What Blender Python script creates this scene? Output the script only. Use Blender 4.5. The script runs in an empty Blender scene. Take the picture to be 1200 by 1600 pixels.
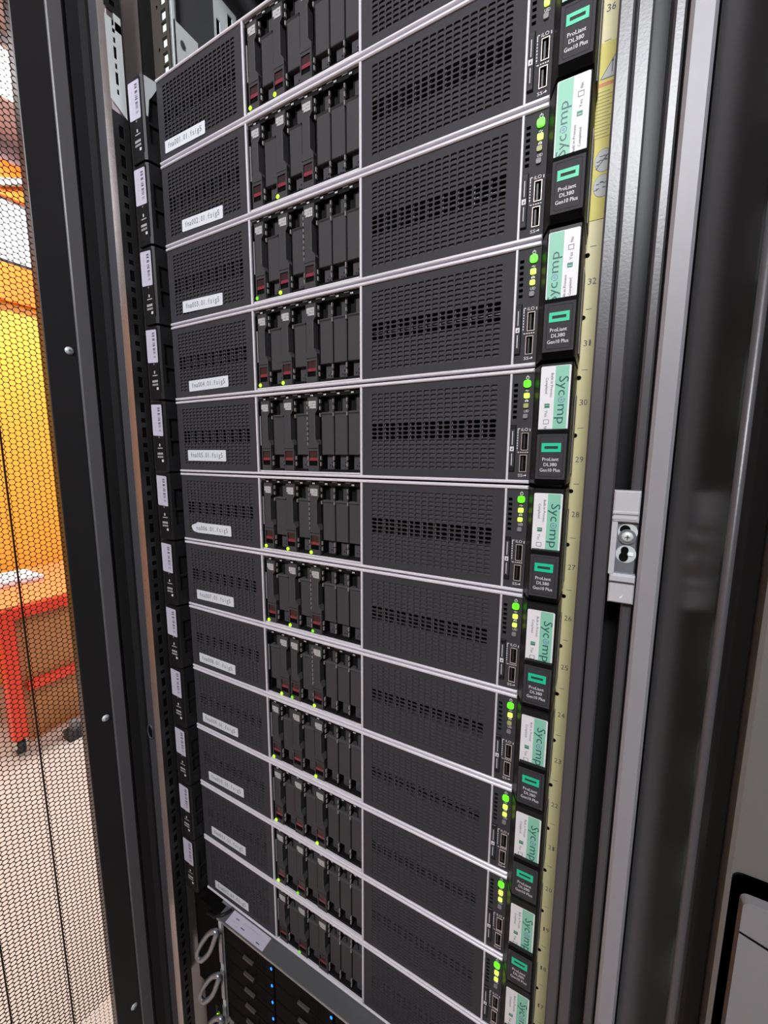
import bpy, bmesh, math, random
from mathutils import Vector, Matrix, Quaternion
random.seed(4)
SC = bpy.context.scene
COL = SC.collection
pi = math.pi
# ------------------------------------------------------------------ camera
cam_d = bpy.data.cameras.new('camera')
cam = bpy.data.objects.new('camera', cam_d)
COL.objects.link(cam)
SC.camera = cam
cam_d.sensor_fit = 'HORIZONTAL'
cam_d.sensor_width = 36.0
cam_d.lens = 36.0 * 625.687 / 1200.0
cam_d.clip_start = 0.01
R_ = ((0.87889567, 0.47699062, 0.00472675),
      (-0.06996367, 0.11909947, 0.99041426),
      (0.47185536, -0.87080151, 0.13804803))      # camera right, up, back in world axes
cm = Matrix(R_).transposed().to_4x4()
cm.translation = (0.47783, -0.33149, -0.42281)
cam.matrix_world = cm
# ------------------------------------------------------------------ world, exposure
w = bpy.data.worlds.new('world'); SC.world = w
w.use_nodes = True
w.node_tree.nodes['Background'].inputs[0].default_value = (0.8, 0.85, 1.0, 1)
w.node_tree.nodes['Background'].inputs[1].default_value = 0.05
SC.view_settings.view_transform = 'Standard'
SC.view_settings.look = 'None'
SC.view_settings.exposure = 0.24
SC.view_settings.gamma = 1.0
SC.view_settings.use_curve_mapping = False
FLOOR = -1.79; CEIL = 1.30
LIGHT_E = dict(aisle=40.0, far=57.0, rear=25.0)
LAMPS = [('aisle', (0.58, -1.70, 0.80), 0.42, 0.45), ('far', (-2.005, 0.38, 1.27), 0.30, 0.80), ('rear', (-0.1, 1.9, 1.27), 0.45, 1.2)]

# ------------------------------------------------------------------ materials
def lin(c):
    return tuple((x / 12.92 if x <= 0.04045 else ((x + 0.055) / 1.055) ** 2.4) for x in c)
def mat(name, rgb, rough=0.5, metal=0.0, noise=0.0, scale=60.0, bump=0.0, spec=0.5, emit=None, es=0.0, srgb=True):
    m = bpy.data.materials.new(name); m.use_nodes = True
    nt = m.node_tree; b = nt.nodes['Principled BSDF']
    col = lin(rgb) if srgb else rgb
    b.inputs['Base Color'].default_value = (*col, 1)
    b.inputs['Roughness'].default_value = rough
    b.inputs['Metallic'].default_value = metal
    b.inputs['Specular IOR Level'].default_value = spec
    if emit is not None:
        b.inputs['Emission Color'].default_value = (*emit, 1)
        b.inputs['Emission Strength'].default_value = es
    if noise > 0 or bump > 0:
        tc = nt.nodes.new('ShaderNodeTexCoord')
        n = nt.nodes.new('ShaderNodeTexNoise'); n.inputs['Scale'].default_value = scale
        n.inputs['Detail'].default_value = 4
        nt.links.new(tc.outputs['Object'], n.inputs['Vector'])
        if noise > 0:
            r = nt.nodes.new('ShaderNodeMapRange')
            r.inputs['To Min'].default_value = 1 - noise; r.inputs['To Max'].default_value = 1 + noise
            nt.links.new(n.outputs['Fac'], r.inputs['Value'])
            mx = nt.nodes.new('ShaderNodeVectorMath'); mx.operation = 'SCALE'
            mx.inputs[0].default_value = col
            nt.links.new(r.outputs['Result'], mx.inputs['Scale'])
            nt.links.new(mx.outputs['Vector'], b.inputs['Base Color'])
        if bump > 0:
            bp = nt.nodes.new('ShaderNodeBump'); bp.inputs['Strength'].default_value = bump
            bp.inputs['Distance'].default_value = 0.0005
            nt.links.new(n.outputs['Fac'], bp.inputs['Height'])
            nt.links.new(bp.outputs['Normal'], b.inputs['Normal'])
    return m
M = {}
M['panel'] = mat('dark_grey_plastic', (0.24, 0.235, 0.25), 0.6, spec=0.12, noise=0.06, scale=900, bump=0.15)
M['back'] = mat('backing_plastic', (0.285, 0.28, 0.295), 0.6, spec=0.12)
M['black'] = mat('black_plastic', (0.115, 0.113, 0.118), 0.42, noise=0.08, scale=500, bump=0.1, spec=0.22)
M['deep'] = mat('deep_black', (0.03, 0.03, 0.03), 0.8, spec=0.1)
M['drive'] = mat('drive_plastic', (0.265, 0.26, 0.268), 0.6, spec=0.12, noise=0.05, scale=700)
M['cage'] = mat('cage_plastic', (0.09, 0.088, 0.09), 0.6, spec=0.12)
M['silver'] = mat('silver_trim', (0.88, 0.87, 0.90), 0.36, 0.15, noise=0.03, scale=200)
M['spring'] = mat('spring_steel', (0.8, 0.79, 0.78), 0.3, 0.7)
M['steel'] = mat('galvanised_steel', (0.84, 0.87, 0.87), 0.42, 0.25, noise=0.06, scale=90)
M['bright'] = mat('bright_zinc', (0.96, 0.99, 0.985), 0.4, 0.0, noise=0.03, scale=90)  # near white; also carries the painted patch of light on the left strip
M['keep'] = mat('pale_keeper', (0.73, 0.735, 0.755), 0.4, noise=0.05, scale=300)
M['zinc'] = mat('zinc_plate', (0.66, 0.68, 0.71), 0.35, 0.75, noise=0.12, scale=150)
M['nickel'] = mat('nickel', (0.86, 0.80, 0.75), 0.3, 0.35)
M['white'] = mat('white_label', (0.90, 0.90, 0.915), 0.5)
M['label_b'] = mat('tape_label', (0.865, 0.885, 0.905), 0.45)
M['lilac'] = mat('barcode_label', (0.79, 0.775, 0.84), 0.5)
M['ink'] = mat('grey_ink', (0.33, 0.34, 0.37), 0.6)
M['inkd'] = mat('dark_ink', (0.14, 0.13, 0.18), 0.6)
M['print'] = mat('white_print', (0.86, 0.85, 0.87), 0.5)
M['printg'] = mat('grey_print', (0.74, 0.73, 0.735), 0.5)
M['mint'] = mat('mint_band', (0.535, 0.79, 0.685), 0.5)
M['teal'] = mat('teal_ink', (0.14, 0.33, 0.36), 0.5)
M['violet'] = mat('violet_ink', (0.40, 0.45, 0.68), 0.5)
M['tick'] = mat('green_tick', (0.16, 0.50, 0.38), 0.5)
M['logo'] = mat('green_logo', (0.10, 0.79, 0.59), 0.45)
M['red'] = mat('burgundy_plastic', (0.50, 0.19, 0.24), 0.35)
M['redd'] = mat('smoked_red_plastic', (0.21, 0.14, 0.15), 0.3)
M['usb'] = mat('usb_tongue', (0.17, 0.16, 0.16), 0.4)
M['led'] = mat('green_led', (0.4, 0.8, 0.1), 0.4, emit=(0.42, 1.0, 0.02), es=1.6)
M['ledm'] = mat('dim_green_led', (0.25, 0.6, 0.1), 0.4, emit=(0.22, 0.75, 0.02), es=0.7)
M['pwr'] = mat('power_glow', (0.2, 0.8, 0.1), 0.4, emit=(0.12, 0.88, 0.015), es=1.2)
M['lime'] = mat('lime_led', (0.5, 0.8, 0.1), 0.4, emit=(0.62, 1.0, 0.10), es=1.35)
M['limeo'] = mat('unlit_led', (0.66, 0.68, 0.42), 0.5)
M['olat'] = mat('latch_plastic', (0.30, 0.275, 0.275), 0.5)
M['encl'] = mat('enclosure_plastic', (0.05, 0.046, 0.048), 0.65, spec=0.06)
M['uid'] = mat('grey_button', (0.50, 0.50, 0.51), 0.5)
M['blue'] = mat('blue_led', (0.1, 0.3, 0.9), 0.4, emit=(0.01, 0.16, 1.0), es=2.4)
M['frame'] = mat('rack_paint', (0.29, 0.285, 0.30), 0.34, noise=0.05, scale=600, bump=0.12)
M['framed'] = mat('dark_rack_paint', (0.125, 0.122, 0.125), 0.45, noise=0.05, scale=600)
M['framel'] = mat('light_flange', (0.565, 0.56, 0.58), 0.45, noise=0.04, scale=120)
M['lip'] = mat('bare_steel_lip', (0.80, 0.76, 0.75), 0.22, 0.85)
M['rail'] = mat('rail_paint', (0.16, 0.158, 0.16), 0.5)
M['railg'] = mat('rail_grey', (0.28, 0.26, 0.235), 0.6, spec=0.15)
M['door'] = mat('door_paint', (0.155, 0.15, 0.155), 0.38, noise=0.05, scale=500, bump=0.1)
M['doorr'] = mat('door_ridge_paint', (0.37, 0.365, 0.375), 0.40, noise=0.05, scale=500, bump=0.1)
M['mesh'] = mat('mesh_paint', (0.10, 0.09, 0.09), 0.6, spec=0.2)
M['gloss'] = mat('gloss_panel', (0.10, 0.096, 0.096), 0.23, noise=0.05, scale=30)
M['greydoor'] = mat('grey_door_paint', (0.41, 0.405, 0.395), 0.5, noise=0.05, scale=500, bump=0.15)
M['greyh'] = mat('grey_handle', (0.50, 0.495, 0.505), 0.45, noise=0.03, scale=300)
M['ruler'] = mat('ruler_strip', (0.845, 0.80, 0.60), 0.5, noise=0.05, scale=120)
M['yellow'] = mat('yellow_label', (0.80, 0.745, 0.25), 0.5)
M['orangei'] = mat('orange_ink', (0.80, 0.45, 0.12), 0.5)
M['olive'] = mat('olive_ink', (0.55, 0.52, 0.22), 0.5)
M['pict'] = mat('grey_pictogram', (0.70, 0.70, 0.69), 0.5)
M['lid'] = mat('grey_lid', (0.35, 0.355, 0.36), 0.5, noise=0.05, scale=200)
M['alu'] = mat('aluminium_edge', (0.7, 0.7, 0.7), 0.3, 0.6)
M['floor'] = mat('floor_vinyl', (0.80, 0.76, 0.725), 0.6, noise=0.03, scale=20)
M['wallw'] = mat('wall_paint', (0.80, 0.80, 0.82), 0.6, noise=0.02, scale=15)
M['wallg'] = mat('graphite_wall', (0.22, 0.22, 0.23), 0.6, noise=0.03, scale=15)
M['wallp'] = mat('pinkish_wall', (0.80, 0.69, 0.70), 0.6, noise=0.02, scale=15)
M['ceil'] = mat('ceiling_board', (0.68, 0.66, 0.69), 0.7, noise=0.03, scale=25)
M['orange'] = mat('orange_panel', (1.0, 0.71, 0.27), 0.4, noise=0.03, scale=12)
M['orangeb'] = mat('orange_beam', (0.90, 0.45, 0.12), 0.45, noise=0.03, scale=20)
M['redp'] = mat('red_steel', (0.95, 0.27, 0.16), 0.4)
M['brown'] = mat('brown_board', (0.74, 0.50, 0.30), 0.5, noise=0.05, scale=25)
M['tabletop'] = mat('salmon_top', (0.95, 0.55, 0.33), 0.4)  # orange wall's reflection is mixed into this base colour
M['paper'] = mat('paper', (0.92, 0.91, 0.93), 0.6)
M['rubber'] = mat('rubber', (0.16, 0.16, 0.17), 0.6)
M['lamp'] = mat('lamp_diffuser', (0.9, 0.9, 0.9), 0.5, emit=(1.0, 0.97, 0.94), es=9.0)

# ------------------------------------------------------------------ mesh builder
_text = {}
def text_geo(s, res=2):
    k = (s, res)
    if k in _text: return _text[k]
    cu = bpy.data.curves.new('t', 'FONT'); cu.body = s; cu.size = 1.0
    cu.resolution_u = res; cu.fill_mode = 'FRONT'
    o = bpy.data.objects.new('t', cu); COL.objects.link(o)
    me = bpy.data.meshes.new_from_object(o)
    v = [tuple(p.co[:2]) for p in me.vertices]; f = [tuple(p.vertices) for p in me.polygons]
    bpy.data.objects.remove(o); bpy.data.curves.remove(cu); bpy.data.meshes.remove(me)
    xs = [p[0] for p in v] or [0]; ys = [p[1] for p in v] or [0]
    r = (v, f, min(xs), max(xs), min(ys), max(ys)); _text[k] = r
    return r
class MB:
    def __init__(s): s.v = []; s.f = []; s.m = []; s.mats = []; s.smooth = set()
    def mi(s, name):
        if name not in s.mats: s.mats.append(name)
        return s.mats.index(name)
    def add(s, vs, fs, mt, smooth=False):
        o = len(s.v); s.v += [tuple(p) for p in vs]; k = s.mi(mt)
        for f in fs:
            if smooth: s.smooth.add(len(s.f))
            s.f.append(tuple(i + o for i in f)); s.m.append(k)
    def box(s, x0, x1, y0, y1, z0, z1, mt, c=0.0):
        """box whose front (y0) edges carry a chamfer c"""
        if c <= 0:
            vs = [(x, y, z) for y in (y0, y1) for z in (z0, z1) for x in (x0, x1)]
            s.add(vs, [(0, 1, 3, 2), (5, 4, 6, 7), (0, 4, 5, 1), (2, 3, 7, 6), (0, 2, 6, 4), (1, 5, 7, 3)], mt); return
        vs = []
        for y, d in ((y0, c), (y0 + c, 0), (y1, 0)):
            vs += [(x0 + d, y, z0 + d), (x1 - d, y, z0 + d), (x1 - d, y, z1 - d), (x0 + d, y, z1 - d)]
        fs = [(0, 1, 2, 3), (11, 10, 9, 8)]
        for a in (0, 4):
            for i in range(4): fs.append((a + i, a + 4 + i, a + 4 + (i + 1) % 4, a + (i + 1) % 4))
        s.add(vs, fs, mt)
    def prism(s, pts, y0, y1, mt, side=None):
        """polygon in x,z extruded from y0 (front) to y1"""
        n = len(pts)
        vs = [(x, y0, z) for x, z in pts] + [(x, y1, z) for x, z in pts]
        s.add(vs, [tuple(range(n)), tuple(range(2 * n - 1, n - 1, -1))], mt)
        s.add(vs, [(i, n + i, n + (i + 1) % n, (i + 1) % n) for i in range(n)], side or mt)
    def column(s, pts, z0, z1, mt, mats=None):
        """polygon in x,y extruded along z"""
        n = len(pts)
        vs = [(x, y, z0) for x, y in pts] + [(x, y, z1) for x, y in pts]
        s.add(vs, [tuple(range(n)), tuple(range(2 * n - 1, n - 1, -1))], mt)
        for i in range(n):
            s.add([vs[i], vs[n + i], vs[n + (i + 1) % n], vs[(i + 1) % n]], [(0, 1, 2, 3)], (mats or {}).get(i, mt))
    def plate(s, o, u, v, W, H, rects, depth, mt, wall=None, back=None, r=0.0):
        """W x H sheet at o spanned by unit vectors u, v with rectangular openings (a0,a1,b0,b1)"""
        o, u, v = Vector(o), Vector(u), Vector(v); n = u.cross(v)
        us = sorted({0.0, W} | {q for t in rects for q in t[:2]}); vs_ = sorted({0.0, H} | {q for t in rects for q in t[2:4]})
        for i in range(len(us) - 1):
            for j in range(len(vs_) - 1):
                a, b = (us[i] + us[i + 1]) / 2, (vs_[j] + vs_[j + 1]) / 2
                if any(t[0] < a < t[1] and t[2] < b < t[3] for t in rects): continue
                s.add([o + u * x + v * y for x, y in ((us[i], vs_[j]), (us[i + 1], vs_[j]), (us[i + 1], vs_[j + 1]), (us[i], vs_[j + 1]))], [(0, 1, 2, 3)], mt)
        for t in rects:
            q = [(t[0], t[2]), (t[1], t[2]), (t[1], t[3]), (t[0], t[3])]
            A = [o + u * x + v * y for x, y in q]; B = [p - n * depth for p in A]
            s.add(A + B, [(i, 4 + i, 4 + (i + 1) % 4, (i + 1) % 4) for i in range(4)], wall or mt)
            if back: s.add(B, [(0, 1, 2, 3)], back)
    def quad(s, o, u, v, a0, a1, b0, b1, mt):
        o, u, v = Vector(o), Vector(u), Vector(v)
        s.add([o + u * a + v * b for a, b in ((a0, b0), (a1, b0), (a1, b1), (a0, b1))], [(0, 1, 2, 3)], mt)
    def slab(s, o, u, v, a0, a1, b0, b1, t, mt):
        """thin box lying on the plane o,u,v rising t along u x v"""
        o, u, v = Vector(o), Vector(u), Vector(v); n = u.cross(v) * t
        A = [o + u * a + v * b for a, b in ((a0, b0), (a1, b0), (a1, b1), (a0, b1))]
        B = [p + n for p in A]
        s.add(A + B, [(4, 5, 6, 7)] + [(i, (i + 1) % 4, 4 + (i + 1) % 4, 4 + i) for i in range(4)], mt)
    def poly(s, o, u, v, pts, mt, t=0.0):
        o, u, v = Vector(o), Vector(u), Vector(v); n = u.cross(v) * t
        A = [o + u * a + v * b for a, b in pts]; k = len(A)
        if t == 0: s.add(A, [tuple(range(k))], mt)
        else:
            B = [p + n for p in A]
            s.add(A + B, [tuple(range(k, 2 * k))] + [(i, (i + 1) % k, k + (i + 1) % k, k + i) for i in range(k)], mt)
    def disc(s, o, u, v, r, mt, t=0.0, seg=14, ru=1.0):
        s.poly(o, u, v, [(r * ru * math.cos(2 * pi * i / seg), r * math.sin(2 * pi * i / seg)) for i in range(seg)], mt, t)
    def dome(s, o, u, v, r, h, mt, seg=12, k=3):
        o, u, v = Vector(o), Vector(u), Vector(v); n = u.cross(v)
        vs = []; fs = []
        for j in range(k):
            a = j / k * pi / 2
            for i in range(seg):
                b = 2 * pi * i / seg
                vs.append(o + u * r * math.cos(a) * math.cos(b) + v * r * math.cos(a) * math.sin(b) + n * h * math.sin(a))
        vs.append(o + n * h)
        for j in range(k - 1):
            for i in range(seg): fs.append((j * seg + i, j * seg + (i + 1) % seg, (j + 1) * seg + (i + 1) % seg, (j + 1) * seg + i))
        for i in range(seg): fs.append(((k - 1) * seg + i, (k - 1) * seg + (i + 1) % seg, k * seg))
        s.add(vs, fs, mt, True)
    def tube(s, pts, r, mt, seg=10, closed=False):
        P = [Vector(p) for p in pts]; n = len(P); rings = []
        prev = None
        for i in range(n):
            a = P[(i - 1) % n] if (closed or i > 0) else P[i]
            b = P[(i + 1) % n] if (closed or i < n - 1) else P[i]
            t = (b - a).normalized()
            if prev is None:
                x = t.orthogonal().normalized()
            else:
                x = (prev - t * prev.dot(t)).normalized()
            prev = x; y = t.cross(x)
            rings.append([P[i] + (x * math.cos(2 * pi * k / seg) + y * math.sin(2 * pi * k / seg)) * r for k in range(seg)])
        vs = [p for rg in rings for p in rg]; fs = []
        for i in range(n if closed else n - 1):
            j = (i + 1) % n
            for k in range(seg): fs.append((i * seg + k, i * seg + (k + 1) % seg, j * seg + (k + 1) % seg, j * seg + k))
        if not closed: fs += [tuple(range(seg))[::-1], tuple((n - 1) * seg + k for k in range(seg))]
        s.add(vs, fs, mt, True)
    def text(s, st, o, u, v, h, mt, width=None, align='l', res=2, lift=0.00004):
        """st written with cap height h along u, up along v, starting at o"""
        tv, tf, x0, x1, y0, y1 = text_geo(st, res)
        o, u, v = Vector(o), Vector(u), Vector(v); n = u.cross(v)
        k = h / 0.69; kx = k if width is None else width / (x1 - x0)
        off = {'l': -x0, 'c': -(x0 + x1) / 2, 'r': -x1}[align]
        s.add([o + u * ((p[0] + off) * kx) + v * (p[1] * k) + n * lift for p in tv], tf, mt)
    def mesh(s, name):
        me = bpy.data.meshes.new(name); me.from_pydata(s.v, [], s.f)
        for k in s.mats: me.materials.append(M[k])
        me.polygons.foreach_set('material_index', s.m)
        if s.smooth:
            for i in s.smooth: me.polygons[i].use_smooth = True
        me.update(); return me
X, Y, Z = Vector((1, 0, 0)), Vector((0, 1, 0)), Vector((0, 0, 1))
def put(name, me, parent=None, loc=(0, 0, 0), label=None, cat=None, group=None, kind=None):
    if isinstance(me, MB): me = me.mesh(name)
    o = bpy.data.objects.new(name, me); COL.objects.link(o)
    o.location = loc
    if parent is not None: o.parent = parent
    if label: o['label'] = label
    if cat: o['category'] = cat
    if group: o['group'] = group
    if kind: o['kind'] = kind
    return o
def thing(name, loc, label, cat, group=None): return put(name, None, None, loc, label, cat, group)

# ------------------------------------------------------------------ the room
def room():
    x0, x1, y0, y1 = -2.6, 2.2, -1.9, 3.0
    b = MB(); b.box(x0, x1, y0, y1, FLOOR - 0.1, FLOOR, 'floor'); put('floor', b, kind='structure')
    b = MB(); b.box(x0, x1, y0, y1, CEIL, CEIL + 0.1, 'ceil'); put('ceiling', b, kind='structure')
    b = MB(); b.box(x0, x1, y1, y1 + 0.1, FLOOR, CEIL, 'wallw'); put('wall_back', b, kind='structure')
    b = MB(); b.box(x0, x1, y0 - 0.1, y0, FLOOR, CEIL, 'wallg'); put('wall_front', b, kind='structure')
    b = MB(); b.box(x1, x1 + 0.1, y0, y1, FLOOR, CEIL, 'wallg'); put('wall_right', b, kind='structure')
    wl = MB(); wl.box(x0 - 0.1, x0, y0, y1, FLOOR, CEIL, 'wallp')
    wall = put('wall_left', wl, kind='structure')
    b = MB(); b.box(x0, x0 + 0.02, y0, y1, 0.67, 1.005, 'wallw'); put('white_band', b, wall, label='white band of the wall')
    b = MB(); b.box(x0, x0 + 0.03, y0, y1, 0.645, 0.67, 'framed'); put('grey_rail', b, wall, label='dark grey rail along the wall')
    b = MB(); b.box(x0, x0 + 0.05, y0, y1, 0.44, 0.645, 'orangeb'); put('lower_beam', b, wall, label='orange beam above the orange panels')
    b = MB(); b.box(x0, x0 + 0.05, y0, y1, 1.005, 1.19, 'orangeb'); put('upper_beam', b, wall, label='orange beam near the ceiling')
    k = 0
    yy = y0
    while yy < y1 - 0.1:
        b = MB(); b.box(x0, x0 + 0.015, yy + 0.002, min(yy + 1.2, y1) - 0.002, FLOOR, 0.44, 'orange')
        put('wall_panel', b, wall); yy += 1.2
    fw = bpy.data.objects['wall_front']
    xx = -2.0
    while xx < -0.9:
        b = MB(); b.box(xx + 0.002, xx + 0.6 - 0.002, y0, y0 + 0.015, FLOOR, 0.44, 'orange'); put('wall_panel', b, fw); xx += 0.6
    # cable bundle crossing the upper beam
    b = MB(); b.tube([(x0 + 0.07, 0.78, 1.05), (x0 + 0.07, 0.88, 1.10), (x0 + 0.07, 1.0, 1.19), (x0 + 0.07, 1.05, 1.25)], 0.02, 'pict')
    o = put('cable', b, label='grey cable crossing the orange beam behind the perforated door', cat='cable')
    # ceiling lights, plus an unseen upright panel added to light the servers
    for nm, (x, y, z), wx, wy in LAMPS:
        lab = {'aisle': 'upright white light panel hung on two rods facing the front of the rack', 'far': 'glaring white ceiling light seen through the perforated door',
               'rear': 'white ceiling light behind the rack'}[nm]
        up = nm == 'aisle'
        t = thing('ceiling_light', (x, y - 0.03, z) if up else (x, y, z + 0.03), lab, 'light')
        f = MB(); d = MB()
        def bx(m_, a0, a1, b0, b1, c0, c1, mt):      # c = away from the lit side
            if up: m_.box(a0, a1, -c1, -c0, b0, b1, mt)
            else: m_.box(a0, a1, b0, b1, c0, c1, mt)
        c0, c1 = (-0.035, 0.0)
        for a in (-1, 1):
            bx(f, a * (wx / 2 + 0.01) - 0.01, a * (wx / 2 + 0.01) + 0.01, -wy / 2 - 0.02, wy / 2 + 0.02, c0, c1, 'wallw')
            bx(f, -wx / 2, wx / 2, a * (wy / 2 + 0.01) - 0.01, a * (wy / 2 + 0.01) + 0.01, c0, c1, 'wallw')
        put('light_frame', f, t)
        if up: bx(d, -wx / 2, wx / 2, -wy / 2, wy / 2, -0.03, 0, 'lamp')
        else: bx(d, -wx / 2, wx / 2, -wy / 2, wy / 2, -0.03, 0, 'lamp')
        put('diffuser', d, t)
        if up:
            for a in (-1, 1):
                rd = MB(); rd.tube([(a * wx * 0.4, 0.015, wy / 2), (a * wx * 0.4, 0.015, CEIL - z)], 0.004, 'steel', 6); put('hanger_rod', rd, t)
        ld = bpy.data.lights.new(nm, 'AREA'); ld.shape = 'RECTANGLE'; ld.size = wx; ld.size_y = wy
        ld.energy = LIGHT_E[nm]; ld.color = (1.0, 0.97, 0.95) if nm == 'far' else (0.93, 0.96, 1.0)
        lo = bpy.data.objects.new('lamp_' + nm, ld); COL.objects.link(lo); lo.location = (x, y + 0.012, z) if up else (x, y, z - 0.01)
        if up: lo.rotation_euler = (pi / 2, 0, 0)
room()

# workbench seen through the perforated door
def bench():
    t = thing('workbench', (-2.1, 0.75, FLOOR), 'red steel wheeled workbench with brown board sides beyond the perforated door', 'workbench')
    H = 0.70; xa, xb, ya, yb = 0.30, -0.38, -0.40, 0.55
    b = MB(); b.box(xb, xa + 0.02, ya - 0.02, yb + 0.02, H - 0.012, H, 'tabletop'); put('tabletop', b, t)
    b = MB()
    b.box(xa, xa + 0.028, ya, yb, H - 0.06, H - 0.012, 'redp'); b.box(xb, xb + 0.03, ya, yb, H - 0.06, H - 0.012, 'redp')
    b.box(xb + .03, xa, ya, ya + 0.028, H - 0.06, H - 0.012, 'redp'); b.box(xb + .03, xa, yb - 0.028, yb, H - 0.06, H - 0.012, 'redp')
    put('top_rail', b, t)
    b = MB(); b.box(xa - 0.004, xa + 0.024, ya + .05, yb - .05, 0.285, 0.325, 'redp'); put('lower_rail', b, t)
    for x in (xa, xb):
        for y in (ya, yb):
            b = MB(); b.box(x - 0.02, x + 0.032, y - 0.026, y + 0.026, 0.075, H - 0.012, 'redp'); put('leg', b, t)
            c = MB()
            for i in (-1, 1): c.box(x - 0.022, x + 0.022, y + i * 0.018 - 0.002, y + i * 0.018 + 0.002, 0.03, 0.075, 'steel')
            n = 14; pts = [(x + 0.032 * math.cos(2 * pi * i / n), 0.032 + 0.032 * math.sin(2 * pi * i / n)) for i in range(n)]
            c.prism(pts, y - 0.013, y + 0.013, 'rubber'); put('caster', c, t)
    b = MB(); b.box(xa - 0.03, xa - 0.012, ya + 0.02, yb - 0.02, 0.06, H - 0.06, 'brown'); put('side_board', b, t)
    p = MB()
    for i in range(5):
        d = 0.004 * ((i * 7) % 3 - 1)
        p.box(-0.13 + d, 0.10 + d, -0.16 + d, 0.16 - d, i * 0.006, i * 0.006 + 0.005, 'paper')
    put('paper_stack', p, None, (-2.22, 0.47, FLOOR + H), 'stack of white paper lying on the red workbench', 'paper')
    c = thing('socket_strip', (-1.70, 0.56, FLOOR), 'black power strip with plugs on the floor by the workbench', 'power strip')
    b = MB(); b.box(-0.03, 0.03, -0.07, 0.07, 0, 0.045, 'rubber'); put('strip_body', b, c)
    for i in (-1, 1):
        b = MB(); b.box(-0.016, 0.016, i * 0.035 - 0.016, i * 0.035 + 0.016, 0.045, 0.085, 'uid'); put('plug', b, c)
bench()

# ------------------------------------------------------------------ the rack cabinet
RACK_TOP = 0.245
rack = thing('server_rack', (0.2138, 0.45, FLOOR), 'dark grey open server rack filled with stacked black rack servers', 'rack')
RO = Vector(rack.location)
def rp(name, mb, parent=None, label=None, kind=None):       # part of the rack, drawn in world metres
    par = parent or rack
    mb.v = [tuple(Vector(p) - RO) for p in mb.v]
    return put(name, mb, par, label=label, kind=kind)
CX = 0.2138
def post(sign):
    """stepped folded front corner profile; sign +1 right, -1 left"""
    def xx(x): return x if sign > 0 else 2 * CX - x
    def col(b, x0, x1, y0, y1, mt, z0=FLOOR, z1=RACK_TOP, c=0.0012):
        pts = [(xx(x0), y1), (xx(x0), y0 + c), (xx(x0 + c), y0), (xx(x1 - c), y0), (xx(x1), y0 + c), (xx(x1), y1)]
        b.column(pts, z0, z1, mt)
    if sign > 0:
        b = MB(); col(b, 0.4675, 0.4760, -0.028, 0.010, 'frame'); rp('inner_lip', b)
        b = MB(); col(b, 0.4770, 0.4857, -0.0285, 0.010, 'frame'); rp('second_lip', b)
        b = MB(); b.box(0.4857, 0.4952, 0.004, 0.010, FLOOR, RACK_TOP, 'black'); rp('post_groove', b)
        b = MB(); col(b, 0.4950, 0.5010, -0.031, 0.010, 'frame'); rp('third_lip', b)
        b = MB(); col(b, 0.5022, 0.5146, -0.036, 0.010, 'framel', c=0.0018); rp('outer_flange', b, label='pale grey outer flange')
    else:
        b = MB(); b.column([(-0.0514, 0.010), (-0.0514, -0.0300), (-0.0508, -0.0306), (-0.0396, -0.0281), (-0.0389, -0.0272), (-0.0389, 0.010)], FLOOR, RACK_TOP, 'lip')
        rp('inner_lip', b, label='bare steel inner lip')
        b = MB(); b.column([(-0.0712, 0.010), (-0.0712, -0.0275), (-0.0702, -0.0285), (-0.0526, -0.0285), (-0.0518, -0.0278), (-0.0518, 0.010)], FLOOR, RACK_TOP, 'frame'); rp('second_lip', b)
        b = MB(); b.column([(-0.0869, 0.010), (-0.0869, -0.0310), (-0.0720, -0.0310), (-0.0720, 0.010)], FLOOR, RACK_TOP, 'door'); rp('hinge_flange', b, label='dark hinge side flange')
    b = MB(); col(b, 0.4675, 0.5146, 0.010, 0.09, 'framed'); rp('corner_post', b)
post(1); post(-1)
# perforated strip on the inner face of the left post, and its mirror
def strip(x, n, z0, z1, y0, y1, mt, name, label=None):
    rects = []; H = z1 - z0; W = y1 - y0
    z = 0.006; k = 0
    while z < H - 0.016:
        if k % 2 == 0: rects.append((W * 0.34, W * 0.66, z, z + 0.0055)); z += 0.0125
        else: rects.append((W * 0.36, W * 0.66, z, z + 0.0125)); z += 0.0185
        k += 1
    b = MB()
    if n > 0: b.plate((x, y0, z0), Y, Z, W, H, rects, 0.0006, mt, back='deep')
    else: b.plate((x, y1, z0), -Y, Z, W, H, rects, 0.0012, mt, back='deep')
    rp(name, b, label=label)
strip(-0.0381, 1, FLOOR + .1, -0.035, -0.030, -0.0115, 'rail', 'perforated_strip')
# patch of light on the upper strip, painted as a bright plate with slanted ends
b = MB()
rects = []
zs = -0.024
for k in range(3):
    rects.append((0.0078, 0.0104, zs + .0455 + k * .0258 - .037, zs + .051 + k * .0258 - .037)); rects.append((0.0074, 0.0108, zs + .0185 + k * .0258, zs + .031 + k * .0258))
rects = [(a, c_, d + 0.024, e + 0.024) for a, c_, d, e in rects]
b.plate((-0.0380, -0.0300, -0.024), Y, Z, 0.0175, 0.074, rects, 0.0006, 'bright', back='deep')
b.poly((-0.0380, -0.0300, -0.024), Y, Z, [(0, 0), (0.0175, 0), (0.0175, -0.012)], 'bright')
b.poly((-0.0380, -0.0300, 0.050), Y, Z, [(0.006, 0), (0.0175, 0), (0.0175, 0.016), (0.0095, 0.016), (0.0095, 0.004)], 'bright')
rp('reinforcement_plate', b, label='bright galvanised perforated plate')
strip(-0.0381, 1, 0.066, RACK_TOP - .01, -0.030, -0.0115, 'rail', 'perforated_strip')
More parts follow.
